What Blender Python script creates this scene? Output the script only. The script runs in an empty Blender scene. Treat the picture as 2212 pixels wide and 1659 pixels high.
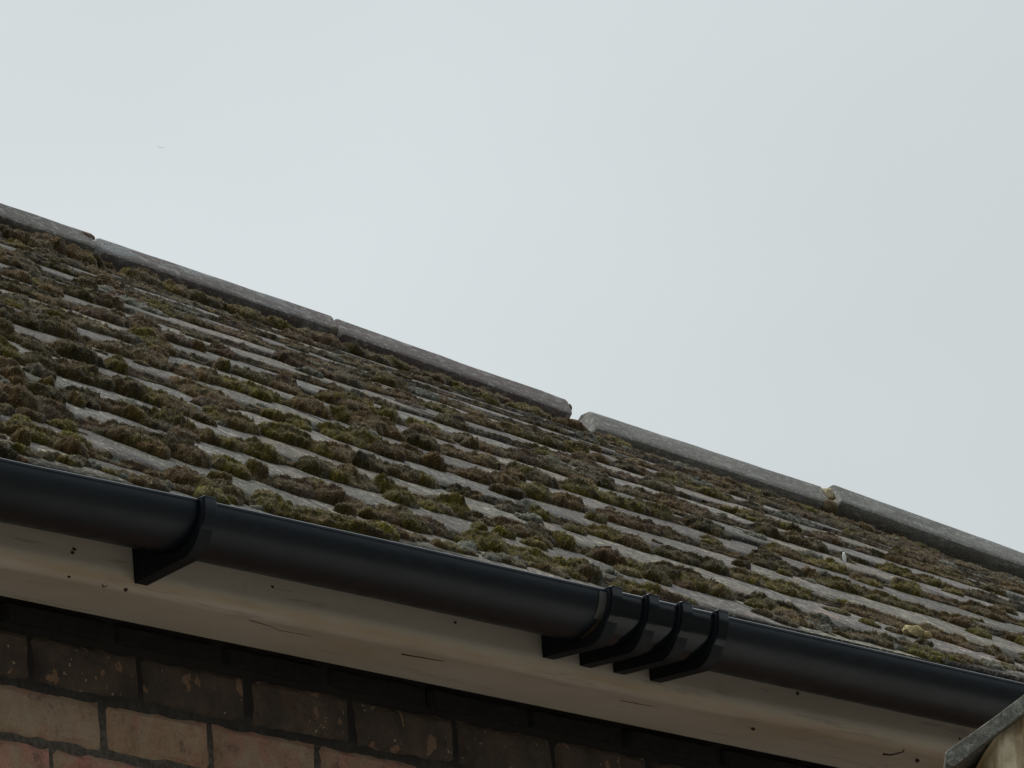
import bpy, bmesh, math, random
import numpy as np
from mathutils import Vector, Matrix
random.seed(7); rng = np.random.default_rng(11)
S = bpy.context.scene
COL = S.collection

# ------------------------------------------------------------------ camera
W0, H0, FPX = 2212.0, 1659.0, 20000.0          # pixel frame the photograph was measured in
PHI, PSI, ROLL, DIST, PZ = 0.252050263, 0.639060477, 0.0798219455, 12.9142019, 0.410111
V = np.array([math.cos(PHI)*math.cos(PSI), math.cos(PHI)*math.sin(PSI), math.sin(PHI)])
R0 = np.array([math.sin(PSI), -math.cos(PSI), 0.0]); U0 = np.cross(R0, V)
RR = math.cos(ROLL)*R0 - math.sin(ROLL)*U0
UU = math.sin(ROLL)*R0 + math.cos(ROLL)*U0
CP = np.array([0, 0, PZ]) - DIST*V
cd = bpy.data.cameras.new('camera'); cam = bpy.data.objects.new('camera', cd); COL.objects.link(cam)
m = Matrix(((RR[0], UU[0], -V[0], CP[0]), (RR[1], UU[1], -V[1], CP[1]), (RR[2], UU[2], -V[2], CP[2]), (0, 0, 0, 1)))
cam.matrix_world = m
cd.sensor_width = 36.0; cd.sensor_fit = 'HORIZONTAL'; cd.lens = FPX/W0*36.0
cd.clip_start = 0.1; cd.clip_end = 6000
S.camera = cam

def proj(P):
    d = np.asarray(P, float) - CP; z = d @ V
    return W0/2 + FPX*(d @ RR)/z, H0/2 - FPX*(d @ UU)/z
def ray(px, py): return V + RR*(px-W0/2)/FPX - UU*(py-H0/2)/FPX
def on_y(px, py, y):
    d = ray(px, py); return CP + d*(y-CP[1])/d[1]

# ------------------------------------------------------------------ light
S.view_settings.view_transform = 'Standard'; S.view_settings.look = 'None'
S.view_settings.exposure = 0.0; S.view_settings.gamma = 1.0
SUN_EL, SUN_AZ = math.radians(63), math.radians(100)    # direction the light comes FROM, azimuth from +X towards +Y
wd = bpy.data.worlds.new('World'); S.world = wd; wd.use_nodes = True
nt = wd.node_tree; nt.nodes.clear(); N = nt.nodes.new; L = nt.links.new
out = N('ShaderNodeOutputWorld'); mixs = N('ShaderNodeMixShader'); b1 = N('ShaderNodeBackground'); b2 = N('ShaderNodeBackground')
sky = N('ShaderNodeTexSky'); sky.sky_type = 'NISHITA'; sky.sun_disc = False
sky.sun_elevation = SUN_EL; sky.sun_rotation = math.pi/2 - SUN_AZ; sky.dust_density = 3.0
b1.inputs[1].default_value = 0.10
L(sky.outputs[0], b1.inputs[0])
tc = N('ShaderNodeTexCoord'); mp = N('ShaderNodeMapping'); L(tc.outputs['Generated'], mp.inputs[0])
nz = N('ShaderNodeTexNoise'); nz.inputs['Scale'].default_value = 9.0; nz.inputs['Detail'].default_value = 3; nz.inputs['Roughness'].default_value = .45
mp.inputs['Scale'].default_value = (1, 1, 1.8)
L(mp.outputs[0], nz.inputs[0])
cr = N('ShaderNodeValToRGB'); cr.color_ramp.elements[0].position = .30; cr.color_ramp.elements[1].position = .72
cr.color_ramp.elements[0].color = (.565, .608, .616, 1); cr.color_ramp.elements[1].color = (.618, .662, .673, 1)
L(nz.outputs[0], cr.inputs[0])
# the cloud deck is brighter overhead and on the side the sun is behind it, dimmer behind the photographer
dp = N('ShaderNodeVectorMath'); dp.operation = 'DOT_PRODUCT'
dp.inputs[1].default_value = (0.15, 0.75, 0.64)
L(tc.outputs['Generated'], dp.inputs[0])
mr = N('ShaderNodeMapRange'); mr.inputs['From Min'].default_value = -0.8; mr.inputs['From Max'].default_value = 1.0
mr.inputs['To Min'].default_value = 0.56; mr.inputs['To Max'].default_value = 1.28
L(dp.outputs['Value'], mr.inputs['Value'])
dq = N('ShaderNodeVectorMath'); dq.operation = 'DOT_PRODUCT'; dq.inputs[1].default_value = (0.61, -0.79, 0.0); L(tc.outputs['Generated'], dq.inputs[0])
mq = N('ShaderNodeMapRange'); mq.inputs['From Min'].default_value = -.30; mq.inputs['From Max'].default_value = .10
mq.inputs['To Min'].default_value = 1.14; mq.inputs['To Max'].default_value = .93; L(dq.outputs['Value'], mq.inputs['Value'])
mm0 = N('ShaderNodeMath'); mm0.operation = 'MULTIPLY'; L(mr.outputs[0], mm0.inputs[0]); L(mq.outputs[0], mm0.inputs[1])
s0_ = N('ShaderNodeSeparateXYZ'); L(tc.outputs['Generated'], s0_.inputs[0])
mz = N('ShaderNodeMapRange'); mz.inputs['From Min'].default_value = .30; mz.inputs['From Max'].default_value = .95
mz.inputs['To Min'].default_value = 1.0; mz.inputs['To Max'].default_value = 1.9; L(s0_.outputs[2], mz.inputs['Value'])
mm_ = N('ShaderNodeMath'); mm_.operation = 'MULTIPLY'; L(mm0.outputs[0], mm_.inputs[0]); L(mz.outputs[0], mm_.inputs[1])
# dark skyline of houses and trees behind the photographer, part of the surroundings that light the place
sx = N('ShaderNodeSeparateXYZ'); L(tc.outputs['Generated'], sx.inputs[0])
nh = N('ShaderNodeTexNoise'); nh.inputs['Scale'].default_value = 5.0; L(tc.outputs['Generated'], nh.inputs[0])
ha = N('ShaderNodeMath'); ha.operation = 'MULTIPLY_ADD'; L(nh.outputs[0], ha.inputs[0]); ha.inputs[1].default_value = -.20; L(sx.outputs[2], ha.inputs[2])
hz = N('ShaderNodeMapRange'); hz.interpolation_type = 'SMOOTHSTEP'; hz.inputs['From Min'].default_value = .00; hz.inputs['From Max'].default_value = .05; L(ha.outputs[0], hz.inputs['Value'])
hy = N('ShaderNodeMapRange'); hy.interpolation_type = 'SMOOTHSTEP'; hy.inputs['From Min'].default_value = -.30; hy.inputs['From Max'].default_value = -.05; L(sx.outputs[1], hy.inputs['Value'])
hm = N('ShaderNodeMath'); hm.operation = 'MAXIMUM'; L(hz.outputs[0], hm.inputs[0]); L(hy.outputs[0], hm.inputs[1])
hc = N('ShaderNodeMix'); hc.data_type = 'RGBA'; L(hm.outputs[0], hc.inputs[0]); hc.inputs[6].default_value = (.075, .068, .055, 1); L(cr.outputs[0], hc.inputs[7])
L(mm_.outputs[0], b2.inputs[1]); L(hc.outputs[2], b2.inputs[0])
mixs.inputs[0].default_value = 0.94
L(b1.outputs[0], mixs.inputs[1]); L(b2.outputs[0], mixs.inputs[2]); L(mixs.outputs[0], out.inputs[0])
sl = bpy.data.lights.new('sun', 'SUN'); sl.energy = 1.5; sl.angle = math.radians(12); sl.color = (1, .96, .9)
so = bpy.data.objects.new('sun', sl); COL.objects.link(so)
sd = Vector((math.cos(SUN_EL)*math.cos(SUN_AZ), math.cos(SUN_EL)*math.sin(SUN_AZ), math.sin(SUN_EL)))
so.rotation_euler = sd.to_track_quat('Z', 'Y').to_euler()

# ------------------------------------------------------------------ helpers
def tag(o, label=None, cat=None, group=None, kind=None):
    if label: o['label'] = label
    if cat: o['category'] = cat
    if group: o['group'] = group
    if kind: o['kind'] = kind
    return o
def empty(name, loc=(0, 0, 0)):
    o = bpy.data.objects.new(name, None); o.location = loc; o.empty_display_size = .1; COL.objects.link(o); return o
def link(name, me, mat, parent=None, smooth=True):
    o = bpy.data.objects.new(name, me); COL.objects.link(o)
    if mat: me.materials.append(mat)
    if parent:
        o.parent = parent
        bpy.context.view_layer.update()
        o.matrix_parent_inverse = parent.matrix_world.inverted()
    if smooth:
        me.polygons.foreach_set('use_smooth', np.ones(len(me.polygons), bool))
    return o
def np_mesh(name, verts, faces, cols=None, tris=None):
    """verts (n,3); faces (m,4); tris (k,3); cols (n,4)"""
    me = bpy.data.meshes.new(name)
    verts = np.asarray(verts, np.float32)
    f4 = np.zeros((0, 4), int) if faces is None else np.asarray(faces, int)
    f3 = np.zeros((0, 3), int) if tris is None else np.asarray(tris, int)
    me.vertices.add(len(verts)); me.vertices.foreach_set('co', verts.ravel())
    nl = f4.size + f3.size
    me.loops.add(nl); me.loops.foreach_set('vertex_index', np.concatenate([f4.ravel(), f3.ravel()]).astype(np.int32))
    me.polygons.add(len(f4)+len(f3))
    st = np.concatenate([np.arange(len(f4))*4, f4.size+np.arange(len(f3))*3]).astype(np.int32)
    me.polygons.foreach_set('loop_start', st)
    me.update(calc_edges=True); me.validate()
    if cols is not None:
        a = me.color_attributes.new('Col', 'FLOAT_COLOR', 'POINT'); a.data.foreach_set('color', np.asarray(cols, np.float32).ravel())
    return me
def hsh(ix, iy, seed):
    h = (ix.astype(np.int64)*374761393 + iy.astype(np.int64)*668265263 + seed*974634777) & 0xffffffff
    h = ((h ^ (h >> 13))*1274126177) & 0xffffffff
    return ((h ^ (h >> 16)) & 0xffff)/65535.0
def vnoise(x, y, seed=0):
    x = np.asarray(x, float); y = np.asarray(y, float)
    ix = np.floor(x); iy = np.floor(y); fx = x-ix; fy = y-iy
    fx = fx*fx*(3-2*fx); fy = fy*fy*(3-2*fy)
    a = hsh(ix, iy, seed); b = hsh(ix+1, iy, seed); c = hsh(ix, iy+1, seed); d = hsh(ix+1, iy+1, seed)
    return (a*(1-fx)+b*fx)*(1-fy)+(c*(1-fx)+d*fx)*fy
def fbm(x, y, seed=0, o=4, r=.5):
    t = 0; a = 1; s = 0
    for k in range(o):
        t = t+a*vnoise(x*2**k+17*k, y*2**k-9*k, seed+k); s += a; a *= r
    return t/s
def strip(ny, nx):
    """quads of an (ny,nx) vertex grid"""
    i = np.arange(ny-1)[:, None]*nx + np.arange(nx-1)[None, :]
    return np.stack([i, i+1, i+nx+1, i+nx], -1).reshape(-1, 4)
def extrude_profile(prof, xs, closed=True, f=None, caps=True):
    """profile (k,2) in y,z swept along xs; f(x,y,z)->xyz"""
    prof = np.asarray(prof, float); k = len(prof); n = len(xs)
    X = np.repeat(np.asarray(xs, float), k); Y = np.tile(prof[:, 0], n); Z = np.tile(prof[:, 1], n)
    P = np.stack([X, Y, Z], -1)
    if f is not None: P = f(P)
    kk = k if closed else k-1
    i = np.arange(n-1)[:, None]*k; j = np.arange(kk)[None, :]; j2 = (j+1) % k
    F = np.stack([i+j, i+j2, i+k+j2, i+k+j], -1).reshape(-1, 4)
    me_f = [list(q) for q in F]
    if caps and closed:
        me_f.append(list(range(k))[::-1]); me_f.append(list(range((n-1)*k, n*k)))
    me = bpy.data.meshes.new('m'); me.from_pydata([tuple(p) for p in P], [], me_f); me.update()
    return me
def fix_normals(me):
    bm = bmesh.new(); bm.from_mesh(me); bmesh.ops.recalc_face_normals(bm, faces=bm.faces); bm.to_mesh(me); bm.free(); return me
def auto_smooth(o, ang=35):
    me = o.data
    bm = bmesh.new(); bm.from_mesh(me)
    for e in bm.edges:
        if len(e.link_faces) == 2 and e.calc_face_angle(0) > math.radians(ang): e.smooth = False
    bm.to_mesh(me); bm.free()
    me.polygons.foreach_set('use_smooth', np.ones(len(me.polygons), bool))

# ------------------------------------------------------------------ materials
def mat(name):
    m = bpy.data.materials.new(name); m.use_nodes = True; nt = m.node_tree
    b = nt.nodes['Principled BSDF']; return m, nt, b
class NB:
    def __init__(s, nt): s.nt = nt; s.tc = nt.nodes.new('ShaderNodeTexCoord'); s.geo = None
    def n(s, t): return s.nt.nodes.new(t)
    def l(s, a, b): s.nt.links.new(a, b)
    def noise(s, scale, detail=4, rough=.55, vec=None, sc=(1, 1, 1), loc=(0, 0, 0)):
        mp = s.n('ShaderNodeMapping'); mp.inputs['Scale'].default_value = sc; mp.inputs['Location'].default_value = loc
        s.l(vec or s.tc.outputs['Object'], mp.inputs[0])
        q = s.n('ShaderNodeTexNoise'); q.inputs['Scale'].default_value = scale; q.inputs['Detail'].default_value = detail; q.inputs['Roughness'].default_value = rough
        s.l(mp.outputs[0], q.inputs[0]); return q.outputs[0]
    def ramp(s, fac, pts):
        r = s.n('ShaderNodeValToRGB'); e = r.color_ramp.elements
        while len(e) < len(pts): e.new(.5)
        for k, (p, c) in enumerate(pts):
            e[k].position = p; e[k].color = (c, c, c, 1) if isinstance(c, (int, float)) else (*c, 1)
        s.l(fac, r.inputs[0]); return r.outputs[0]
    def mix(s, fac, a, b, mode='MIX'):
        x = s.n('ShaderNodeMix'); x.data_type = 'RGBA'; x.blend_type = mode
        for v, i in ((fac, 0), (a, 6), (b, 7)):
            if hasattr(v, 'is_linked'): s.l(v, x.inputs[i])
            elif i == 0: x.inputs[0].default_value = v
            else: x.inputs[i].default_value = (*v, 1)
        return x.outputs[2]
    def bump(s, h, dist, strength=1.0, prev=None):
        b = s.n('ShaderNodeBump'); b.inputs['Distance'].default_value = dist; b.inputs['Strength'].default_value = strength
        s.l(h, b.inputs['Height'])
        if prev: s.l(prev, b.inputs['Normal'])
        return b.outputs[0]

def slate_mat():
    m, nt, b = mat('weathered_slate'); q = NB(nt)
    at = q.n('ShaderNodeAttribute'); at.attribute_name = 'Col'
    n1 = q.noise(9, 6, .6); n2 = q.noise(55, 6, .72, sc=(1.2, .35, .35)); n3 = q.noise(190, 6, .78, sc=(1.2, .4, .4))
    c = q.ramp(n1, [(.3, (.060, .055, .052)), (.5, (.100, .093, .086)), (.7, (.145, .134, .120))])
    c = q.mix(q.ramp(n2, [(.47, 0.0), (.60, .9)]), c, (.23, .215, .185))
    c = q.mix(q.ramp(n3, [(.46, 0.0), (.55, .9)]), c, (.040, .035, .031))
    li = q.noise(58, 5, .68, loc=(3, 1, 7))
    c = q.mix(q.ramp(li, [(.59, 0.0), (.64, .85)]), c, (.36, .345, .27))
    li2 = q.noise(120, 3, .6, loc=(9, 1, 7))
    c = q.mix(q.ramp(li2, [(.62, 0.0), (.66, .9)]), c, (.46, .44, .36))
    pk = q.noise(16, 3, .5, loc=(1, 8, 2))
    c = q.mix(q.ramp(pk, [(.64, 0.0), (.72, .5)]), c, (.30, .20, .15))
    c = q.mix(1.0, c, at.outputs['Color'], 'MULTIPLY')
    q.l(c, b.inputs['Base Color']); b.inputs['Roughness'].default_value = .78
    b.inputs['Specular IOR Level'].default_value = .35
    nb = q.bump(n3, .0012, .8, q.bump(n2, .003, .7)); q.l(nb, b.inputs['Normal'])
    return m
def moss_mat():
    m, nt, b = mat('moss'); q = NB(nt)
    at = q.n('ShaderNodeAttribute'); at.attribute_name = 'Col'
    n2 = q.noise(420, 3, .7)
    c = q.mix(1.0, at.outputs['Color'], q.ramp(n2, [(.35, .35), (.52, 1.0), (.66, 1.7)]), 'MULTIPLY')
    q.l(c, b.inputs['Base Color']); b.inputs['Roughness'].default_value = .95
    b.inputs['Specular IOR Level'].default_value = .08
    b.inputs['Sheen Weight'].default_value = .18; b.inputs['Sheen Roughness'].default_value = .4
    tr = q.n('ShaderNodeBsdfTranslucent'); q.l(c, tr.inputs[0]); ms_ = q.n('ShaderNodeMixShader'); ms_.inputs[0].default_value = .14
    q.l(b.outputs[0], ms_.inputs[1]); q.l(tr.outputs[0], ms_.inputs[2]); q.l(ms_.outputs[0], nt.nodes['Material Output'].inputs['Surface'])
    return m
def plastic_mat(name, rough, col=(.0035, .0060, .0110), dust=.5):
    m, nt, b = mat(name); q = NB(nt)
    n1 = q.noise(6, 4, .55, sc=(.6, 2, 2)); n2 = q.noise(3.2, 3, .5, sc=(2.5, 1, 1), loc=(4, 2, 0)); n3 = q.noise(26, 4, .6)
    c = q.mix(q.ramp(n1, [(.45, 0.0), (.8, dust)]), col, (.007, .010, .014))
    c = q.mix(q.ramp(n2, [(.68, 0.0), (.78, .35*dust)]), c, (.05, .05, .047))
    q.l(c, b.inputs['Base Color'])
    q.l(q.ramp(n3, [(.3, rough-.05), (.7, rough+.08)]), b.inputs['Roughness'])
    b.inputs['Specular IOR Level'].default_value = .36; b.inputs['Specular Tint'].default_value = (.82, .92, 1.0, 1)
    q.l(q.bump(n3, .0003, .05), b.inputs['Normal'])
    return m
def paint_mat():
    m, nt, b = mat('dirty_cream_paint'); q = NB(nt)
    n1 = q.noise(5, 4, .5, sc=(.5, 1, 2)); n2 = q.noise(30, 5, .6, sc=(.25, 1, 1)); n3 = q.noise(300, 3, .6)
    c = q.mix(q.ramp(n1, [(.35, 0.0), (.7, .8)]), (.59, .535, .47), (.50, .445, .38))
    # brown run-off stain that has collected along the lower nosing
    sp = q.n('ShaderNodeSeparateXYZ'); q.l(q.tc.outputs['Object'], sp.inputs[0])
    ma = q.n('ShaderNodeMath'); ma.operation = 'MULTIPLY_ADD'; q.l(n1, ma.inputs[0]); ma.inputs[1].default_value = .016; q.l(sp.outputs[2], ma.inputs[2])
    mr = q.n('ShaderNodeMapRange'); mr.inputs['From Min'].default_value = .0; mr.inputs['From Max'].default_value = .04; q.l(ma.outputs[0], mr.inputs[0])
    band = q.ramp(mr.outputs[0], [(.10, .0), (.24, .35), (.34, .9), (.46, .7), (.74, 0.0)])
    st = q.mix(1.0, band, q.ramp(n2, [(.3, .45), (.62, 1.0)]), 'MULTIPLY')
    c = q.mix(st, c, (.44, .33, .21))
    ls = q.noise(7, 6, .6, sc=(.35, 6, 6), loc=(2, 0, 5))
    c = q.mix(q.ramp(ls, [(.60, 0.0), (.63, .35), (.66, 0.0)]), c, (.10, .07, .045))
    gr = q.noise(24, 6, .65, sc=(.5, 1, 1), loc=(5, 5, 5))
    c = q.mix(q.ramp(gr, [(.6, 0.0), (.8, .5)]), c, (.13, .115, .085))
    q.l(c, b.inputs['Base Color']); b.inputs['Roughness'].default_value = .6
    q.l(q.bump(n3, .0005, .5, q.bump(n2, .002, .4)), b.inputs['Normal'])
    return m
def ridge_mat(name, c1, c2, c3, streak=1.0):
    m, nt, b = mat(name); q = NB(nt)
    n1 = q.noise(9, 5, .6, sc=(.35, 2, 2)); n2 = q.noise(40, 5, .6, sc=(.22, 1, 1)); n3 = q.noise(330, 4, .65); n4 = q.noise(26, 5, .65, sc=(.3, 1.4, 1.4), loc=(7, 3, 2))
    c = q.mix(q.ramp(n1, [(.38, 0.0), (.62, 1.0)]), c1, c2)
    c = q.mix(q.ramp(n2, [(.50, 0.0), (.62, .8*streak)]), c, c3)
    c = q.mix(q.ramp(n3, [(.48, 0.0), (.62, .7)]), c, (.055, .05, .046))
    c = q.mix(q.ramp(q.noise(120, 5, .7, sc=(.5, 1, 1), loc=(1, 2, 9)), [(.54, 0.0), (.62, .7)]), c, (.33, .32, .29))
    c = q.mix(q.ramp(n4, [(.62, 0.0), (.68, .7)]), c, (.29, .295, .27))
    q.l(c, b.inputs['Base Color']); b.inputs['Roughness'].default_value = .72; b.inputs['Specular IOR Level'].default_value = .3
    q.l(q.bump(n3, .0022, .9, q.bump(n2, .004, .7)), b.inputs['Normal'])
    return m
def attr_mat(name, rough=.9, bumpd=.0015, scale=260):
    m, nt, b = mat(name); q = NB(nt)
    at = q.n('ShaderNodeAttribute'); at.attribute_name = 'Col'
    n1 = q.noise(scale, 4, .65)
    c = q.mix(1.0, at.outputs['Color'], q.ramp(n1, [(.3, .65), (.7, 1.3)]), 'MULTIPLY')
    q.l(c, b.inputs['Base Color']); b.inputs['Roughness'].default_value = rough; b.inputs['Specular IOR Level'].default_value = .2
    q.l(q.bump(n1, bumpd, .8), b.inputs['Normal'])
    return m
def brick_mat():
    m, nt, b = mat('old_brick'); q = NB(nt)
    at = q.n('ShaderNodeAttribute'); at.attribute_name = 'Col'
    n1 = q.noise(14, 5, .6); n2 = q.noise(42, 5, .6, loc=(3, 3, 3)); n3 = q.noise(300, 4, .65)
    # alpha of Col carries soot and the soffit's shade, painted in together
    n5 = q.noise(26, 6, .7, loc=(5, 0, 2))
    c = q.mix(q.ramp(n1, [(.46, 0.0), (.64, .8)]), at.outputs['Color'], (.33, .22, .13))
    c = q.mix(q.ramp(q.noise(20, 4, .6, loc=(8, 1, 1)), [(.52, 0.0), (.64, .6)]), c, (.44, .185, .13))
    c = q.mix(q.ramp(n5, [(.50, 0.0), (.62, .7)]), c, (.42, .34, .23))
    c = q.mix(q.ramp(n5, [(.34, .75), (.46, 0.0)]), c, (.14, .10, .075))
    soot_shade = q.mix(q.ramp(n1, [(.3, 0.0), (.7, 1.0)]), (.032, .027, .024), (.115, .082, .060))
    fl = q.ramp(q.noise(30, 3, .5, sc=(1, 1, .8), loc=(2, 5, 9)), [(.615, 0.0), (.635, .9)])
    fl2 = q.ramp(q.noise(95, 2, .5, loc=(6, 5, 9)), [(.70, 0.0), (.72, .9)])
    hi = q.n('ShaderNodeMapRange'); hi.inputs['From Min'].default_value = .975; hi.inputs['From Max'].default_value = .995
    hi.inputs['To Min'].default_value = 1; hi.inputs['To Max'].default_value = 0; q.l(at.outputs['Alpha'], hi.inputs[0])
    soot_shade = q.mix(hi.outputs[0], (.010, .010, .011), soot_shade)  # sootiest course also painted near black for the shade below the soffit
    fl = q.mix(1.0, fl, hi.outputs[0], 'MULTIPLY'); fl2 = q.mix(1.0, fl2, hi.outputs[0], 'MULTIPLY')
    soot_shade = q.mix(fl, soot_shade, (.24, .145, .09)); soot_shade = q.mix(fl2, soot_shade, (.42, .33, .22))
    c = q.mix(at.outputs['Alpha'], c, soot_shade)
    c = q.mix(q.ramp(n3, [(.5, 0.0), (.75, .5)]), c, (.04, .035, .03))
    q.l(c, b.inputs['Base Color']); b.inputs['Roughness'].default_value = .85; b.inputs['Specular IOR Level'].default_value = .25
    q.l(q.bump(n3, .002, .8, q.bump(n2, .006, .9)), b.inputs['Normal'])
    return m
def plain_mat(name, col, rough=.8, scale=40, amt=.35, bumpd=.001, col2=None):
    m, nt, b = mat(name); q = NB(nt)
    n1 = q.noise(scale, 5, .6)
    c = q.mix(q.ramp(n1, [(.35, 0.0), (.65, 1.0)]), col, col2 or tuple(v*(1-amt) for v in col))
    q.l(c, b.inputs['Base Color']); b.inputs['Roughness'].default_value = rough; b.inputs['Specular IOR Level'].default_value = .25
    q.l(q.bump(q.noise(scale*6, 4, .6), bumpd, .7), b.inputs['Normal'])
    return m
def stone_mat():
    m, nt, b = mat('rough_sandstone'); q = NB(nt)
    n1 = q.noise(7, 5, .6, sc=(1.6, 1.6, .8)); n2 = q.noise(45, 5, .6); n3 = q.noise(13, 5, .6, sc=(2, 2, .5), loc=(4, 4, 4))
    c = q.ramp(n1, [(.32, (.22, .15, .08)), (.46, (.42, .33, .19)), (.62, (.58, .52, .38))])
    c = q.mix(q.ramp(n3, [(.5, 0.0), (.64, .85)]), c, (.22, .13, .055))
    c = q.mix(q.ramp(n2, [(.55, 0.0), (.75, .4)]), c, (.12, .10, .07))
    q.l(c, b.inputs['Base Color']); b.inputs['Roughness'].default_value = .9; b.inputs['Specular IOR Level'].default_value = .2
    q.l(q.bump(n2, .004, .8), b.inputs['Normal'])
    return m

M_slate = slate_mat(); M_moss = moss_mat()
M_pvc = plastic_mat('black_pvc', .36); M_pvc2 = plastic_mat('glossy_black_pvc', .12, (.006, .0075, .010), .35)
M_brk2 = plastic_mat('union_pvc', .16, (.0035, .0050, .0080), .3)
M_brk = plastic_mat('bracket_pvc', .60, (.0025, .0030, .0042), .1)
M_paint = paint_mat(); M_brick = brick_mat()
M_mortar = plain_mat('dark_mortar', (.17, .148, .122), .95, 140, .55, .004)
def soot_shade_on(m_):  # darkens mortar towards the soffit: soot and eave shade in its colour
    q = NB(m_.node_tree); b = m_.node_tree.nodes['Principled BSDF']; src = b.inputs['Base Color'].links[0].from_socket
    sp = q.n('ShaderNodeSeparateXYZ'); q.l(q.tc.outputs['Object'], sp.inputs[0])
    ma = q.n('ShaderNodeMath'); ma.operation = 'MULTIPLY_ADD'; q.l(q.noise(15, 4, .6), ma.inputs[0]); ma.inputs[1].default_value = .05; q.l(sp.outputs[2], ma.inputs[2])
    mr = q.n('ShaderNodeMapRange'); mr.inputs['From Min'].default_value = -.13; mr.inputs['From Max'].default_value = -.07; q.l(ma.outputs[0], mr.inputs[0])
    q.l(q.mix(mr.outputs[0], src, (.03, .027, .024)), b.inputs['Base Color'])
soot_shade_on(M_mortar)
M_lime = attr_mat('lime_mortar', .95, .003, 120)
M_stone = stone_mat(); M_coping = ridge_mat('grey_concrete', (.12, .12, .10), (.155, .16, .135), (.24, .24, .20), .8)
M_ground = plain_mat('grass', (.042, .040, .026), .95, 3, .3, .01); M_path = plain_mat('pale_gravel', (.42, .385, .335), .95, 30, .2, .01)

# ------------------------------------------------------------------ ground
g = 400.0
me = bpy.data.meshes.new('ground'); me.from_pydata([(-g, -g, -4.45), (g, -g, -4.45), (g, g, -4.45), (-g, g, -4.45)], [], [(0, 1, 2, 3)])
tag(link('ground', me, M_ground, smooth=False), kind='structure')
me = bpy.data.meshes.new('path'); me.from_pydata([(-30, -6.0, -4.446), (40, -6.0, -4.446), (40, .13, -4.446), (-30, .13, -4.446)], [], [(0, 1, 2, 3)])
tag(link('path', me, M_path, smooth=False), kind='structure')

# ------------------------------------------------------------------ house: roof geometry functions
house = empty('brick_house', (0, 0.6, -4.45))
tag(house, 'old brick house with a mossy slate roof, seen from below its eaves', 'house')
Y0, YR = -0.050, 1.80
T0, TS = 0.010, 0.0056        # bed height and step at every slate's butt edge
def zE(x): return 0.1035 + (x+1.18)*0.00453
def zRidge(x): return 1.27546 + (x-1.07434)*(-0.05876)
def zTop(x): return zRidge(x) - 0.063 - 0.013*np.clip((np.asarray(x, float)-2.35)/.55, 0, 1)
def roofP(x, s, h=0.0):
    x = np.asarray(x, float); s = np.asarray(s, float); h = np.asarray(h, float)
    a = zE(x); b = zTop(x); dz = b-a; dy = YR-Y0; l = np.sqrt(dz*dz+dy*dy)
    y = Y0+s*dy; z = a+s*dz
    return np.stack([x+0*s, y-h*dz/l, z+h*dy/l], -1)
RLEN = 2.16
ROWS = 13
# the courses are set out from the ridge and run out under the gutter to the right, as the eave and ridge are not quite parallel
def rho(x, s):
    u = np.clip(x-2.5*s, -2.4, 2.2)
    return ROWS-(1-s)*(ROWS-1.42*(u+1.18))
def s_of(x, r):
    x = np.asarray(x, float); r = np.asarray(r, float)+0*x
    lo = np.full(r.shape, -.5); hi = np.full(r.shape, 1.15)
    for _ in range(26):
        m_ = (lo+hi)/2; c = rho(x, m_) < r; lo = np.where(c, m_, lo); hi = np.where(c, hi, m_)
    return (lo+hi)/2
def row_u(x, s):
    r = rho(x, s); i = np.floor(r); return i, r-i
_ss = np.linspace(0, 1.0, 500)
_xg = np.linspace(-2.5, 6.0, 400)
def px2roof(px, py, h=.004):
    """image point -> (x, s) on the roof surface"""
    xs = []; ys = []
    for s in _ss[::5]:
        P = roofP(_xg, s, h+.008); a, b = proj(P); x = np.interp(px, a, _xg); xs.append(x); ys.append(np.interp(px, a, b))
    xs = np.array(xs); ys = np.array(ys); o = np.argsort(ys)
    s = np.interp(py, ys[o], _ss[::5][o]); return float(np.interp(s, _ss[::5], xs)), float(s)

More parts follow.
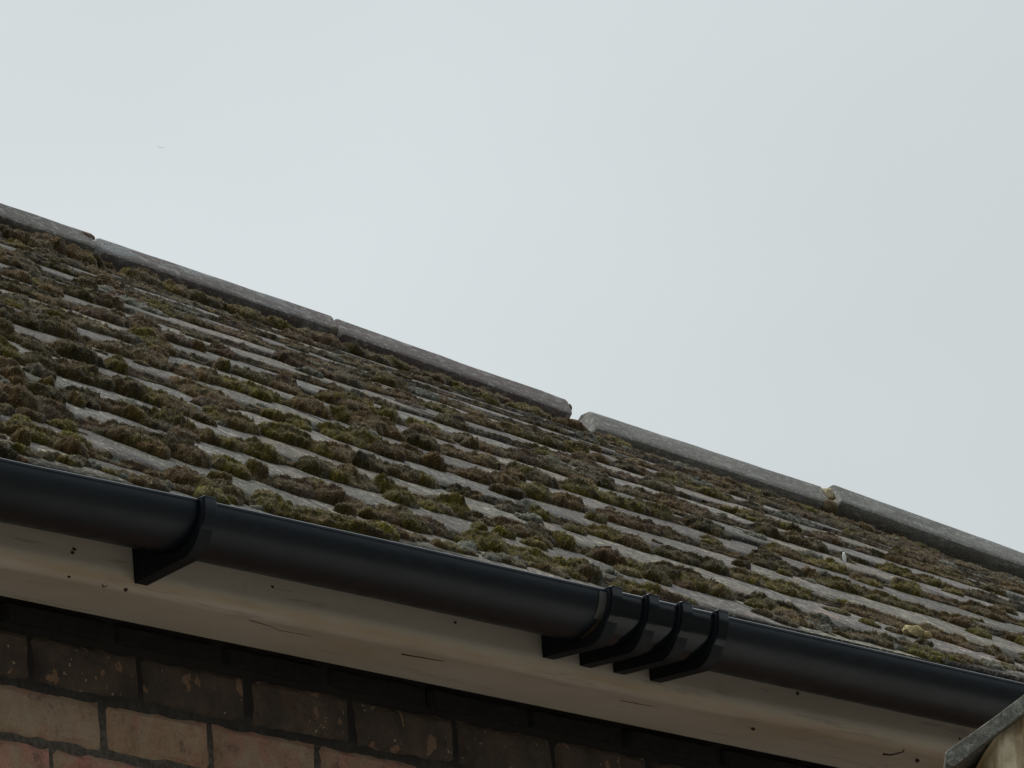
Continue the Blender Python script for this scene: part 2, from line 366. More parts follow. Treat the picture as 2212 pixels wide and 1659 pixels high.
# slates
def build_slates():
    VV = []; FF = []; CC = []; base = 0
    nx, ny = 13, 4
    W_ = .30; x_lo, x_hi = -3.6, 6.6
    for i in range(-2, ROWS+1):
        off = (i % 2)*.5*W_ + .04*math.sin(i*2.3)
        k = int((x_hi-x_lo)/W_)
        for j in range(k):
            w = W_+.0006
            x0 = x_lo+off+j*W_
            d0 = random.uniform(-.035, .035)
            if float(s_of(x0, i+1.3)) < -.01: continue
            lift = random.uniform(0, .0006); tilt = random.uniform(-.0004, .0004); th = TS*random.uniform(.85, 1.15)
            seed = random.randrange(9999)
            gx = np.linspace(0, 1, nx); gy = np.linspace(0, 1, ny)**1.0
            GX, GY = np.meshgrid(gx, gy)
            X = x0+GX*w
            edge = (fbm(X[0]*38, X[0]*0+seed, seed, 3)-.5)*.011 + np.where(np.abs(gx-.5) > .47, .003, 0)
            # chipped lower corners on some slates
            if random.random() < .12:
                c = random.choice((0, 1)); edge = edge + np.clip(.14-np.abs(gx-c), 0, 1)*random.uniform(.02, .05)
            top_r = 1.35 if i < ROWS-1 else 1.0+.03
            rr = i+d0+edge[None, :]*ROWS*(1-GY)+GY*top_r
            Sg = np.minimum(s_of(X, rr), 1.03); cut = Sg < -.004; Sg = np.maximum(Sg, -.004-.002*(i % 2))
            u = np.where(cut, .0, 0)+rho(X, Sg)-i
            h = T0+TS*(1-u)+lift+tilt*(GX-.5)*2+(fbm(X*9, Sg*20, seed, 3)-.5)*.0014
            top = roofP(X, Sg, h).reshape(-1, 3)
            eh = (fbm(X[0]*60, X[0]*0+3, seed+5, 3)-.5)*.003
            bot = roofP(X[0], Sg[0]+.0008, h[0]-th-eh-.001)
            n = len(top)
            VV.append(top); VV.append(bot)
            F = strip(ny, nx)+base; FF.append(F)
            b0 = base+n; a = np.arange(nx-1)
            FF.append(np.stack([b0+a, b0+a+1, base+a+1, base+a], -1))
            # side faces
            tone = random.uniform(.58, 1.18); cc = np.array([tone*random.uniform(1.0, 1.10), tone, tone*random.uniform(.88, 1.03), 1])
            CC.append(np.tile(cc, (n+nx, 1)))
            base += n+nx
            for e in (0, nx-1):
                lo = roofP(X[:, e], Sg[:, e], h[:, e]-th*1.4); VV.append(lo); CC.append(np.tile(cc*[.6, .6, .6, 1], (ny, 1)))
                q = np.arange(ny-1); FF.append(np.stack([base-n-nx*1+q*nx+e if False else (b0-n+q*nx+e), base+q, base+q+1, b0-n+(q+1)*nx+e], -1))
                base += ny
    return np_mesh('roof_slates', np.concatenate(VV), np.concatenate(FF), np.concatenate(CC))
roof = link('roof', build_slates(), M_slate, house, smooth=False)
# boarding under the slates and the far slope, so the roof is closed
xs = np.linspace(-3.5, 6.5, 3)
A = roofP(xs, -.0, -.006); B = roofP(xs, 1.0, -.006); Cc = B.copy(); Cc[:, 1] = 2*YR-Y0+.1; Cc[:, 2] = zE(xs)
A2 = A.copy(); A2[:, 1] += .10; A2[:, 2] -= .012
me = np_mesh('deck', np.concatenate([A, B, Cc]), np.concatenate([strip(2, 3), strip(2, 3)+3]))
link('roof_deck', me, plain_mat('old_timber', (.06, .045, .03), .9), house, smooth=False)
# timber closing the gable ends
for gx in (-3.5, 6.5):
    a = roofP(gx, 0, -.01); b = roofP(gx, 1, -.01)
    me = bpy.data.meshes.new('gable'); me.from_pydata([(gx, .15, -4.45), (gx, .15, a[2]), tuple(b), (gx, 2*YR-Y0-.1, a[2]), (gx, 2*YR-Y0-.1, -4.45)], [], [(0, 1, 2, 3, 4)])
    o = link('gable_wall', me, M_brick, house, smooth=False)
    at_ = me.color_attributes.new('Col', 'FLOAT_COLOR', 'POINT'); at_.data.foreach_set('color', [.2, .1, .07, .1]*5)

# ------------------------------------------------------------------ ridge tiles
RM = [ridge_mat('ridge_tile_dark', (.11, .10, .09), (.15, .14, .125), (.24, .23, .20), .6),
      ridge_mat('ridge_tile_purple', (.12, .090, .086), (.16, .145, .14), (.29, .31, .315), .9),
      ridge_mat('ridge_tile_plum', (.115, .086, .084), (.16, .132, .128), (.23, .21, .20), .6),
      ridge_mat('ridge_tile_grey', (.165, .157, .14), (.20, .19, .17), (.27, .26, .235), .9),
      ridge_mat('ridge_tile_grey_pale', (.16, .154, .14), (.195, .187, .17), (.26, .26, .24), .9)]
def ridge_profile(th=.015):
    outer = [(0, 0), (-.004, -.0012), (-.0085, -.0060), (-.0165, -.0160), (-.0245, -.0265), (-.0275, -.0305), (-.0285, -.0345), (-.0262, -.0400), (-.0205, -.0460), (-.0130, -.0510), (-.007, -.0550)]
    inner = [(-.003, -.058), (0, -.058)]
    L_ = outer+inner
    R_ = [(-y, z) for (y, z) in L_[1:-1]][::-1]
    return np.array(L_+R_)
tiles_px = [((-520, 258), (-330, 328), 0), ((-322, 330), (196, 506), 0), ((207, 513), (716, 683.5), 1), ((722, 688), (1222, 864), 2),
            ((1269, 887.5), (1771, 1052), 3), ((1797, 1047), (2296, 1226), 4), ((2304, 1230), (2800, 1400), 3), ((2807, 1403), (3300, 1570), 4), ((3307, 1573), (3800, 1740), 3), ((-1046, 78), (-528, 255), 0), ((-1572, -102), (-1054, 75), 2)]
labels = ['dark grey ridge tile at the left end of the ridge, overlapped by a mortar crumb', None,
          'dark ridge tile at the top left corner beside a mortar crumb',
          'purple brown ridge tile with blue grey streaks, before the first clean joint', 'plum brown ridge tile whose right end stops at the open gap',
          'pale grey ridge tile starting right of the open gap', 'pale grey ridge tile at the right edge, just past the mortar plug']
ridge_ends = []
for k, (a, b, mi) in enumerate(tiles_px):
    PA = on_y(a[0], a[1], YR); PB = on_y(b[0], b[1], YR); ridge_ends.append((PA, PB))
    n = 26; ts = np.linspace(0, 1, n)
    prof = ridge_profile()*np.array([1.0, 1.0])*(1.0, 1.0, 1.0, 1.06, 1.24, 1.24, 1.24, 1.24, 1.24, 1.0, 1.0)[k]; seed = 40+k
    def f(P, PA=PA, PB=PB, seed=seed):
        t = P[:, 0:1]; base = PA*(1-t)+PB*t
        out = base.copy(); out[:, 1] += P[:, 1]; out[:, 2] += P[:, 2]
        out[:, 2] += (fbm(out[:, 0]*9, P[:, 1]*20, seed, 3)-.5)*.0020
        out[:, 1] += (fbm(out[:, 0]*14, P[:, 2]*30+5, seed, 3)-.5)*.0020
        out[:, 0] += P[:, 2]*.62
        e = (P[:, 0] <= 0)*1.0 - (P[:, 0] >= 1)*1.0
        out[:, 0] += e*(fbm(P[:, 1]*90, P[:, 2]*90, seed+9, 3)-.35)*.010
        return out
    me = fix_normals(extrude_profile(prof, ts, True, f))
    o = link('ridge_tile', me, RM[mi], house); auto_smooth(o, 30)
    bv = o.modifiers.new('b', 'BEVEL'); bv.width = .002; bv.segments = 2; bv.limit_method = 'ANGLE'; bv.angle_limit = math.radians(50)
    lab = {1: 'dark ridge tile at the top left corner of the roof', 2: 'purple brown ridge tile with blue grey streaks', 3: 'plum brown ridge tile ending at the open gap',
           4: 'pale grey ridge tile starting at the open gap', 5: 'pale grey speckled ridge tile at the right edge'}.get(k)
    if lab: o['label'] = lab

def blob(name, c, r, seed, mat_, parent, col, sub=3, rough=.35, cube=.0, rot=0.0, freq=1.6):
    bm = bmesh.new(); bmesh.ops.create_icosphere(bm, subdivisions=sub, radius=1)
    P = np.array([v.co for v in bm.verts])
    if cube:
        mx = np.abs(P).max(1, keepdims=True); P = P*(1-cube)+P/mx*cube*.8
    d = fbm(P[:, 0]*freq+P[:, 2]*1.3, P[:, 1]*freq-P[:, 2]*.7, seed, 4)-.5
    P = P*(1+rough*2*d[:, None])
    P = P*np.array(r)
    if rot:
        cs, sn = math.cos(rot), math.sin(rot); X = P[:, 0]*cs-P[:, 2]*sn; Z = P[:, 0]*sn+P[:, 2]*cs; P[:, 0] = X; P[:, 2] = Z
    P = P+np.array(c)
    for v, p in zip(bm.verts, P): v.co = p
    me = bpy.data.meshes.new(name); bm.to_mesh(me); bm.free()
    a = me.color_attributes.new('Col', 'FLOAT_COLOR', 'POINT'); jit = .75+.5*fbm(P[:, 0]*80, P[:, 2]*80+P[:, 1]*50, seed+3, 3)
    cc = np.ones((len(P), 4)); cc[:, :3] = np.array(col)[None]*jit[:, None]; a.data.foreach_set('color', cc.astype(np.float32).ravel())
    o = link(name, me, mat_, parent); return o
# mortar that shows at the joints of the ridge
def mortar_at(px, py, dy, r, seed, col, **kw):
    c = on_y(px, py, YR+dy); return blob('mortar', c, r, seed, M_lime, house, col, **kw)
mortar_at(186, 511, -.004, (.017, .010, .0055), 3, (.17, .125, .09), rot=-.15)
mortar_at(1786, 1070, -.016, (.0095, .016, .0130), 5, (.36, .30, .19), cube=.55, rough=.55, freq=2.8)
mortar_at(1788, 1096, -.030, (.020, .016, .014), 6, (.16, .12, .07))
mortar_at(1224, 884, .0, (.007, .010, .0095), 7, (.12, .07, .04), cube=.5)
mortar_at(1238, 922, -.012, (.022, .016, .009), 8, (.21, .155, .12), rot=-.5)
mortar_at(717, 716, -.026, (.008, .010, .010), 9, (.12, .11, .08))
# mortar bedding under the tiles
xs = np.linspace(-3.4, 6.4, 300)
prof = [(-.030, -.090), (-.017, -.062), (-.008, -.040), (.008, -.040), (.017, -.062), (.030, -.090)]
def fb(P):
    o = P.copy(); z = zRidge(P[:, 0]); gap = np.ones(len(P))
    for a, b in ((ridge_ends[3][1][0], ridge_ends[4][0][0]), (ridge_ends[1][1][0], ridge_ends[2][0][0])):
        gap = gap*np.clip(np.abs(P[:, 0]-(a+b)/2)/((b-a)/2+.05)*1.2-.2, 0, 1)
    o[:, 1] = YR+P[:, 1]; o[:, 2] = z-.012+np.where(P[:, 2] > -.08, P[:, 2]-.035*(1-gap), P[:, 2]) + (fbm(P[:, 0]*40, P[:, 1]*60, 77, 3)-.5)*.008
    return o
me = fix_normals(extrude_profile(prof, xs, True, fb))
a = me.color_attributes.new('Col', 'FLOAT_COLOR', 'POINT'); a.data.foreach_set('color', np.tile([.13, .10, .065, 1], len(me.vertices)).astype(np.float32))
link('mortar_bed', me, M_lime, house)

# ------------------------------------------------------------------ fascia and soffit (one boxed timber)
DW = 0.1414
prof = [(0, .118)]+[(0, z) for z in (.09, .06, .04, .028)]+[(.024-.0245*math.cos(t), .024-.0245*math.sin(t)) for t in np.linspace(.05, math.pi/2, 10)]+[(.032, .0012), (.08, .0008), (DW-.004, 0), (DW-.004, .012), (.02, .014), (.02, .118)]
def ff(P):
    o = P.copy(); x = P[:, 0]
    sag = np.interp(x, [-4, -1.19, -.35, .45, 1.0, 6], [-.0045, -.0045, -.0005, .0005, .0065, .0065])
    wt = np.clip(1-P[:, 1]/(DW*.9), 0, 1)*np.clip(1-(P[:, 2]-.03)/.06, 0, 1)
    o[:, 2] += sag*wt
    o[:, 2] += (fbm(x*3.5, P[:, 1]*4, 5, 2)-.5)*.003*wt
    return o
me = fix_normals(extrude_profile(prof, np.linspace(-3.5, 6.4, 400), True, ff))
fas = link('fascia_board', me, M_paint, house); auto_smooth(fas, 60)
# crack and marks on the fascia: small real pieces of grime
M_grime = plain_mat('grime', (.050, .038, .026), .9)
def speck(name, px, py, y, w, h, seed, parent, rot=0.0, m_=None, th=.0012):
    c = on_y(px, py, y); rs = np.random.default_rng(seed); k = 11
    th0 = np.linspace(0, 2*math.pi, k, endpoint=False); rad = 1+rs.uniform(-.35, .35, k)
    X = np.cos(th0)*w*rad; Z = np.sin(th0)*h*rad; cs, sn = math.cos(rot), math.sin(rot); X, Z = X*cs-Z*sn, X*sn+Z*cs
    f = [(c[0]+a, c[1]-th, c[2]+b) for a, b in zip(X*.8, Z*.8)]; bk = [(c[0]+a, c[1]+.0015, c[2]+b) for a, b in zip(X, Z)]
    me = bpy.data.meshes.new(name); me.from_pydata(f+bk, [], [tuple(range(k))[::-1]]+[(i, (i+1) % k, k+(i+1) % k, k+i) for i in range(k)])
    fix_normals(me); return link(name, me, m_ or M_grime, parent)
for i, (px, py, w, h) in enumerate([(160, 1186, .0045, .003), (156, 1194, .0045, .0032), (588, 1268, .0045, .0028), (983, 1345, .0045, .003),
                                    (1722, 1498, .0045, .0036), (2072, 1596, .003, .0034), (150, 1246, .0025, .002)]):
    speck('nail_head', px, py, 0, w*.78, h*.78, i, fas)
speck('dead_fly', 272, 1274, 0, .004, .0022, 31, fas, .5)

def tube(pts, r, name, mat_, parent, k=6):
    pts = [Vector(p) for p in pts]; VV = []; F = []
    for i, p in enumerate(pts):
        t = (pts[min(i+1, len(pts)-1)]-pts[max(i-1, 0)]).normalized(); a = t.orthogonal().normalized(); b = t.cross(a)
        rr = r*(1-.5*i/(len(pts)-1))
        for j in range(k): VV.append(tuple(p+(a*math.cos(2*math.pi*j/k)+b*math.sin(2*math.pi*j/k))*rr))
    for i in range(len(pts)-1):
        for j in range(k): F.append((i*k+j, i*k+(j+1) % k, (i+1)*k+(j+1) % k, (i+1)*k+j))
    F.append(tuple(range(k))[::-1]); F.append(tuple(range((len(pts)-1)*k, len(pts)*k)))
    me = bpy.data.meshes.new(name); me.from_pydata(VV, [], F); fix_normals(me); return link(name, me, mat_, parent)
def fpt(px, py, y=-.002): return on_y(px, py, y)
t = tube([fpt(1908, 1629, -.001), fpt(1922, 1631), fpt(1932, 1629), fpt(1944, 1626), fpt(1951, 1624), fpt(1953, 1617)], .0016, 'twig', M_grime, None)
tag(t, 'tiny dark broken twig stuck on the fascia near the stone gable', 'twig')
t = tube([fpt(222, 1262), fpt(222, 1268), fpt(232, 1265)], .0011, 'twig', M_grime, None)
tag(t, 'tiny hooked twig on the fascia left of the single gutter bracket', 'twig')
for cr_ in ([(540, 1340), (585, 1353), (602, 1362), (640, 1368), (675, 1375)], [(1340, 1513), (1380, 1521), (1412, 1526)]):
    tube([fpt(a_, b_, .006) for a_, b_ in cr_], .00055, 'crack', M_grime, fas)
tube([fpt(868, 1413, .010), fpt(890, 1417, .010), fpt(915, 1421, .010), fpt(935, 1425, .010), fpt(958, 1428, .010)],   .0010, 'crack', M_grime, fas)
speck('nail_head', 1627, 1574, .004, .004, .0025, 77, fas); speck('nail_head', 1982, 1643, .010, .0045, .0028, 78, fas)

# ------------------------------------------------------------------ brick wall
ZB = -0.1119                                  # bed joint under the top course
def wall_x(px, py): return float(on_y(px, py, DW)[0])
def build_wall():
    VV = []; FF = []; CC = []; base = 0
    j1 = wall_x(70, 1400); j2 = wall_x(462, 1600); j3 = wall_x(118, 1650)
    pitch = .2265; nx, nz = 26, 9
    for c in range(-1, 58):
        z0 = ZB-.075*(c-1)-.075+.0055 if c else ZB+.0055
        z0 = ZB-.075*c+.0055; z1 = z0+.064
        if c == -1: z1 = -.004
        off = {-1: j2+.03, 0: j1, 1: j2, 2: j3}.get(c, j1 if c % 2 == 0 else j2)
        if c > 8: sub = 0
        else: sub = 1
        k0 = int(math.floor((-3.4-off)/pitch)); k1 = int((6.3-off)/pitch)
        for k in range(k0, k1):
            x0 = off+k*pitch+.005+random.uniform(-.003, .003); x1 = off+(k+1)*pitch-.005+random.uniform(-.003, .003)
            a, b = (nx, nz) if (sub and -2.2 < x0 < 2.0) else (5, 4)
            gx = np.linspace(0, 1, a); gz = np.linspace(0, 1, b); GX, GZ = np.meshgrid(gx, gz)
            seed = random.randrange(9999)
            wob = (fbm(GX*6, GZ*2, seed, 3)-.5)
            X = x0+GX*(x1-x0); Z = z0+GZ*(z1-z0)
            Z = Z+np.where((GZ == 0) | (GZ == 1), (fbm(X*40, Z*10, seed, 3)-.5)*.006, 0); X = X+np.where((GX == 0) | (GX == 1), (fbm(Z*50, X*10, seed+4, 3)-.5)*.006, 0)
            ed = np.minimum(np.minimum(GX, 1-GX)*.21/.008, np.minimum(GZ, 1-GZ)*.064/.008)
            Y = DW+(fbm(X*25, Z*25, seed+1, 4)-.5)*.007+.007*np.clip(1-ed, 0, 1)**2+random.uniform(-.002, .002)
            n = a*b
            VV.append(np.stack([X, Y, Z], -1).reshape(-1, 3)); FF.append(strip(b, a)+base)
            # skirt into the joint
            per = np.concatenate([np.arange(a), (np.arange(1, b))*a+a-1, (b-1)*a+np.arange(a-2, -1, -1), np.arange(b-2, 0, -1)*a])
            sk = VV[-1][per].copy(); sk[:, 1] += .02; VV.append(sk); m_ = len(per); q = np.arange(m_); q2 = (q+1) % m_
            FF.append(np.stack([base+per[q], base+n+q, base+n+q2, base+per[q2]], -1)); 
            soot_shade = {-1: 1.0, 0: .93, 1: .22, 2: .05}.get(c, 0.02)*random.uniform(.85, 1.1)  # per course: real soot plus painted shade from the soffit above
            if c == -1: soot_shade = 1.0
            elif c <= 0: soot_shade = min(soot_shade, .96)
            if c == 1: soot_shade = np.clip(.08+(x0+.8)*.25, .03, .8)
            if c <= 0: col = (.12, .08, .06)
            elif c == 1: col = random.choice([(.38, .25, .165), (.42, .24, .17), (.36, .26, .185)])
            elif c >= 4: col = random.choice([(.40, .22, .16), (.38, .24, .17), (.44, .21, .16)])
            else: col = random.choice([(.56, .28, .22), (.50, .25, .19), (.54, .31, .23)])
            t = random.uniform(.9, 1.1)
            CC.append(np.tile([col[0]*t, col[1]*t, col[2]*t, float(min(soot_shade, 1))], (n+m_, 1))); base += n+m_
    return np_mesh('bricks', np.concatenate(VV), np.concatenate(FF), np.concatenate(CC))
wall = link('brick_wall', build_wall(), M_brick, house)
auto_smooth(wall, 40)
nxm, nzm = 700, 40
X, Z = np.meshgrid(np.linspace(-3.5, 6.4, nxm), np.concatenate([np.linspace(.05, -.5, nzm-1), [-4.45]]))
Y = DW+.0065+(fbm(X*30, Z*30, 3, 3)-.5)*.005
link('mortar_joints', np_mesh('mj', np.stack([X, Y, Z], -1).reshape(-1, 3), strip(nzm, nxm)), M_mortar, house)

# ------------------------------------------------------------------ gutter
RG, GAP, ZC = .056, .006, .08834
YC = -RG-GAP
gut = empty('gutter', (0, YC, ZC-RG)); tag(gut, 'black half round plastic gutter running along the whole eave', 'gutter')
def arc(r, a0, a1, n): return [(YC+r*math.cos(t), ZC+r*math.sin(t)) for t in np.linspace(a0, a1, n)]
def chan_prof(r, th, lip=True, n=36):
    o = arc(r, math.pi*.985, 2*math.pi*1.0, n)
    i = arc(r-th, 2*math.pi, math.pi, n)
    bead = [(YC-r+.0045, ZC+.0030), (YC-r+.0030, ZC+.0052), (YC-r+.0008, ZC+.0052), (YC-r-.0012, ZC+.0036), (YC-r-.0012, ZC+.0008)] if lip else []
    return o+i[:-1]+bead
def swept(name, prof, x0, x1, mat_, parent, n=60, wav=True, bevel=0):
    def f(P):
        o = P.copy()
        if wav: o[:, 2] += (np.interp(P[:, 0], [-4, -1.2, -.85, -.4, .2, .6, 1.2, 6], [-.0060, -.0045, .0000, .0012, .0008, .0004, .0, 0]))
        return o
    me = fix_normals(extrude_profile(prof, np.linspace(x0, x1, n), True, f)); o = link(name, me, mat_, parent); auto_smooth(o, 40)
    if bevel:
        bv = o.modifiers.new('b', 'BEVEL'); bv.width = bevel; bv.segments = 2; bv.limit_method = 'ANGLE'; bv.angle_limit = math.radians(50)
    return o
def rim_x(px):
    xs = np.linspace(-3, 4, 3001); P = np.stack([xs, 0*xs+YC-RG, 0*xs+ZC], -1); a, b = proj(P); return float(np.interp(px, a, xs))
xb = rim_x(443)
ru = [rim_x(p) for p in (1322, 1402, 1474, 1552)]
o = swept('gutter_channel', chan_prof(RG, .0025), -3.45, ru[0]-.004, M_pvc, gut, 120)
o = swept('gutter_channel', chan_prof(RG, .0025), ru[3]+.004, 6.3, M_pvc, gut, 120)
o = swept('gutter_union', chan_prof(RG+.0025, .004, True), ru[0]-.006, ru[3]+.006, M_pvc2, gut, 20)
o['label'] = 'glossy black gutter union between four ribs'
def gusset(name, xc, w, zt, rad, mat_, steep=.70, bulge=.17):
    """bracket: strap round the gutter that runs into a triangular arm fixed to the fascia"""
    a_t = math.pi*(1+steep*.5)
    outer = arc(rad, math.pi*.97, math.pi*1.12, 12)
    for tt in np.linspace(.08, 1, 12):
        an = math.pi*(1.12+.27*tt); r_ = rad*(1+bulge*math.sin(tt*math.pi/2)**1.5); outer.append((YC+r_*math.cos(an), ZC+r_*math.sin(an)))
    prof = [(YC-rad-.001, ZC+.006)] + outer + [(-.0005, zt), (-.0005, ZC-.01)] + arc(RG+.0012, 1.9*math.pi, math.pi, 30) + [(YC-RG+.006, ZC+.007)]
    return swept(name, prof, xc-w/2, xc+w/2, mat_, gut, 3, True, .0012)
b = gusset('gutter_bracket', xb, .026, .0035, RG+.0065, M_brk); b['label'] = 'lone black gutter bracket with deep triangular arm'
# raised collar of the bracket
def collar(xc, w, r, mat_, bev=.0012):
    prof = arc(r, math.pi*.965, 1.55*math.pi, 30)+arc(RG+.001, 1.55*math.pi, math.pi, 30)+[(YC-RG+.006, ZC+.0075), (YC-r, ZC+.0085)]
    return swept('bracket_collar', prof, xc-w/2, xc+w/2, mat_, gut, 3, True, bev)
c = collar(xb+.002, .024, RG+.0085, M_pvc, .0025)
for i, x in enumerate(ru):
    b = gusset('gutter_bracket', x-.001, .025, .0190 if i in (1, 3) else .0195, RG+.0065, M_brk, steep=.62)
    b['label'] = ['first', 'second', 'third', 'fourth'][i]+' rib and arm of the gutter union, counted from its clean left end'
    collar(x, .0235, RG+.0100, M_pvc2, .0042)
# old sealant smear and dirt left of the union
ms = plain_mat('grey_sealant', (.10, .10, .095), .6, 60, .5)
prof = arc(RG+.0012, math.pi*1.0, 1.22*math.pi, 14)+arc(RG-.0005, 1.22*math.pi, math.pi*1.0, 14)
o = swept('sealant', prof, ru[0]-.030, ru[0]-.010, ms, gut, 8)
prof = arc(RG+.0012, math.pi*1.2, 1.45*math.pi, 14)+arc(RG-.0005, 1.45*math.pi, math.pi*1.2, 14)
o = swept('sealant', prof, ru[0]-.021, ru[0]-.010, plain_mat('brown_sealant', (.055, .042, .022), .7, 60, .5), gut, 8)

# ------------------------------------------------------------------ moss
PAL = {'olive': (.158, .126, .022), 'green': (.195, .170, .020), 'dark': (.075, .058, .018), 'brown': (.155, .096, .038), 'mauve': (.170, .110, .070),
       'grey': (.150, .128, .082), 'pale': (.27, .275, .22), 'rust': (.135, .078, .040), 'tan': (.19, .15, .085)}
KN = list(PAL)
def build_moss():
    cush = []   # x, s, a(x radius), b(slope radius), H, colour, skew
    def add(x, s, a, b, H, k): cush.append((x, s, a, b, H, KN.index(k)))
    # the laps: cushions all along every butt edge
    for i in range(-2, ROWS+1):
        def colour(s0):
            if s0 > .72: return random.choices(['grey', 'brown', 'dark', 'pale', 'olive', 'mauve', 'tan'], [2.5, 4, 3.5, 1.2, 1.6, 3, 1.4])[0]
            if s0 > .4: return random.choices(['mauve', 'brown', 'olive', 'dark', 'grey', 'rust', 'pale', 'tan'], [3, 4, 3.2, 3.2, .8, .5, .35, .8])[0]
            return random.choices(['olive', 'green', 'brown', 'dark', 'mauve', 'grey', 'rust', 'tan'], [5, .9, 3.2, 3.6, 1.2, .4, .2, .5])[0]
        def fld(x): return float(np.clip((fbm(x*2.6+4, i*.9, 55, 3)-.28)*2.3, 0, 1))
        def place(x0_):
            """(s, left) of a point of this course"""
            s_ = float(s_of(x0_, i)); return s_, float(np.clip((.7-(x0_-2.5*s_))/1.9, 0, 1))
        xa, xz = -2.3, 5.2
        x = xa
        while x < xz:
            x += random.uniform(.008, .020); s0, lf = place(x)
            if s0 < -.004 or abs(x-2.45*s0) > 2.1: continue
            if fbm(x*7, i*3.1, 93, 2) < .34+.05*s0: continue
            add(x, s0+random.uniform(-.004, .001), random.uniform(.014, .05), random.uniform(.006, .011), random.uniform(.0030, .0060)*(1-.2*s0), random.choices(['dark', 'brown', 'grey', 'mauve', 'pale'], [4, 3, 1, 2, .5])[0])
        x = xa
        while x < xz:
            x += random.uniform(.02, .08); s0, lf = place(x); th = fld(x)
            if s0 < -.002 or abs(x-2.45*s0) > 2.1: continue
            if random.random() > (.55+.6*th)*(1-.55*s0)*(.76+.50*lf): x += random.uniform(.02, .09); continue
            k = colour(s0); n = random.randint(1, 4); H = random.uniform(.0080, .0138)*(.75+.3*(1-s0)+.3*lf*(1-s0)); b = random.uniform(.016, .030)*(1+.35*lf*(1-s0))
            for q in range(n):
                a = random.uniform(.024, .070)
                add(x, place(x)[0]-random.uniform(.0, .007), a, b*random.uniform(.8, 1.2), H*random.uniform(.8, 1.2), k if random.random() < .7 else colour(s0)); x += a*random.uniform(.7, 1.2)
        x = xa
        while x < xz:
            x += random.uniform(.03, .16); s0, lf = place(x); th = fld(x+.05)
            if s0 < -.002 or abs(x-2.45*s0) > 2.1: continue
            if random.random() > (.30+.9*th)*(1-.5*s0)*(.70+.6*lf): continue
            H = random.uniform(.012, .0205)*(.60+.35*(1-s0)+.25*lf*(1-s0)); a = random.uniform(.020, .042)
            add(x, s0-random.uniform(-.004, .014), a, a*random.uniform(.6, .9), H, colour(s0))
            for _q in range(random.choice((0, 1, 1, 2)) if random.random() < (.35+.6*th)*(1-s0)*(.6+.6*lf) else 0): add(x+random.uniform(-.03, .03), s0-random.uniform(.012, .042), a*.8, a*.65, H*.7, colour(s0))
    # ragged lichen crust and low moss along the very edge over the gutter
    x = -1.9
    while x < 2.6:
        x += random.uniform(.006, .026)
        if fbm(x*5, 7.7, 44, 2) < .34: x += .02; continue
        a = random.uniform(.010, .034)
        add(x, .012+random.uniform(-.002, .016), a, random.uniform(.008, .018), random.uniform(.0035, .0085), random.choices(['dark', 'brown', 'grey', 'pale', 'olive', 'tan'], [3, 3, 3, 2, 2, 1])[0])
    # strays in the middle of slates
    for _ in range(170):
        s = random.uniform(.02, .98); x = 2.45*s+random.uniform(-1.9, 2.1)
        a = random.uniform(.008, .03)
        add(x, s, a, a*.7, a*.32, random.choice(['grey', 'dark', 'brown', 'pale', 'pale', 'olive']))
    # moss packed under the ridge tiles
    x = .3
    while x < 5.0:
        x += random.uniform(.014, .04)
        px, py = proj(roofP(x, .97, .01))
        left = np.clip((900-px)/900, 0, 1)
        H = random.uniform(.008, .0145)+.014*left*random.random(); k = random.choices(['rust', 'brown', 'tan', 'olive', 'dark', 'mauve'], [.25+.9*left, 3, 2.2, 2.2, 2, .8])[0]
        if fbm(x*4, 3.0, 12, 2) < .36: H *= .45
        add(x, .972+random.uniform(-.010, .006), random.uniform(.02, .05), random.uniform(.014, .026)*(1+.5*left), H, k)
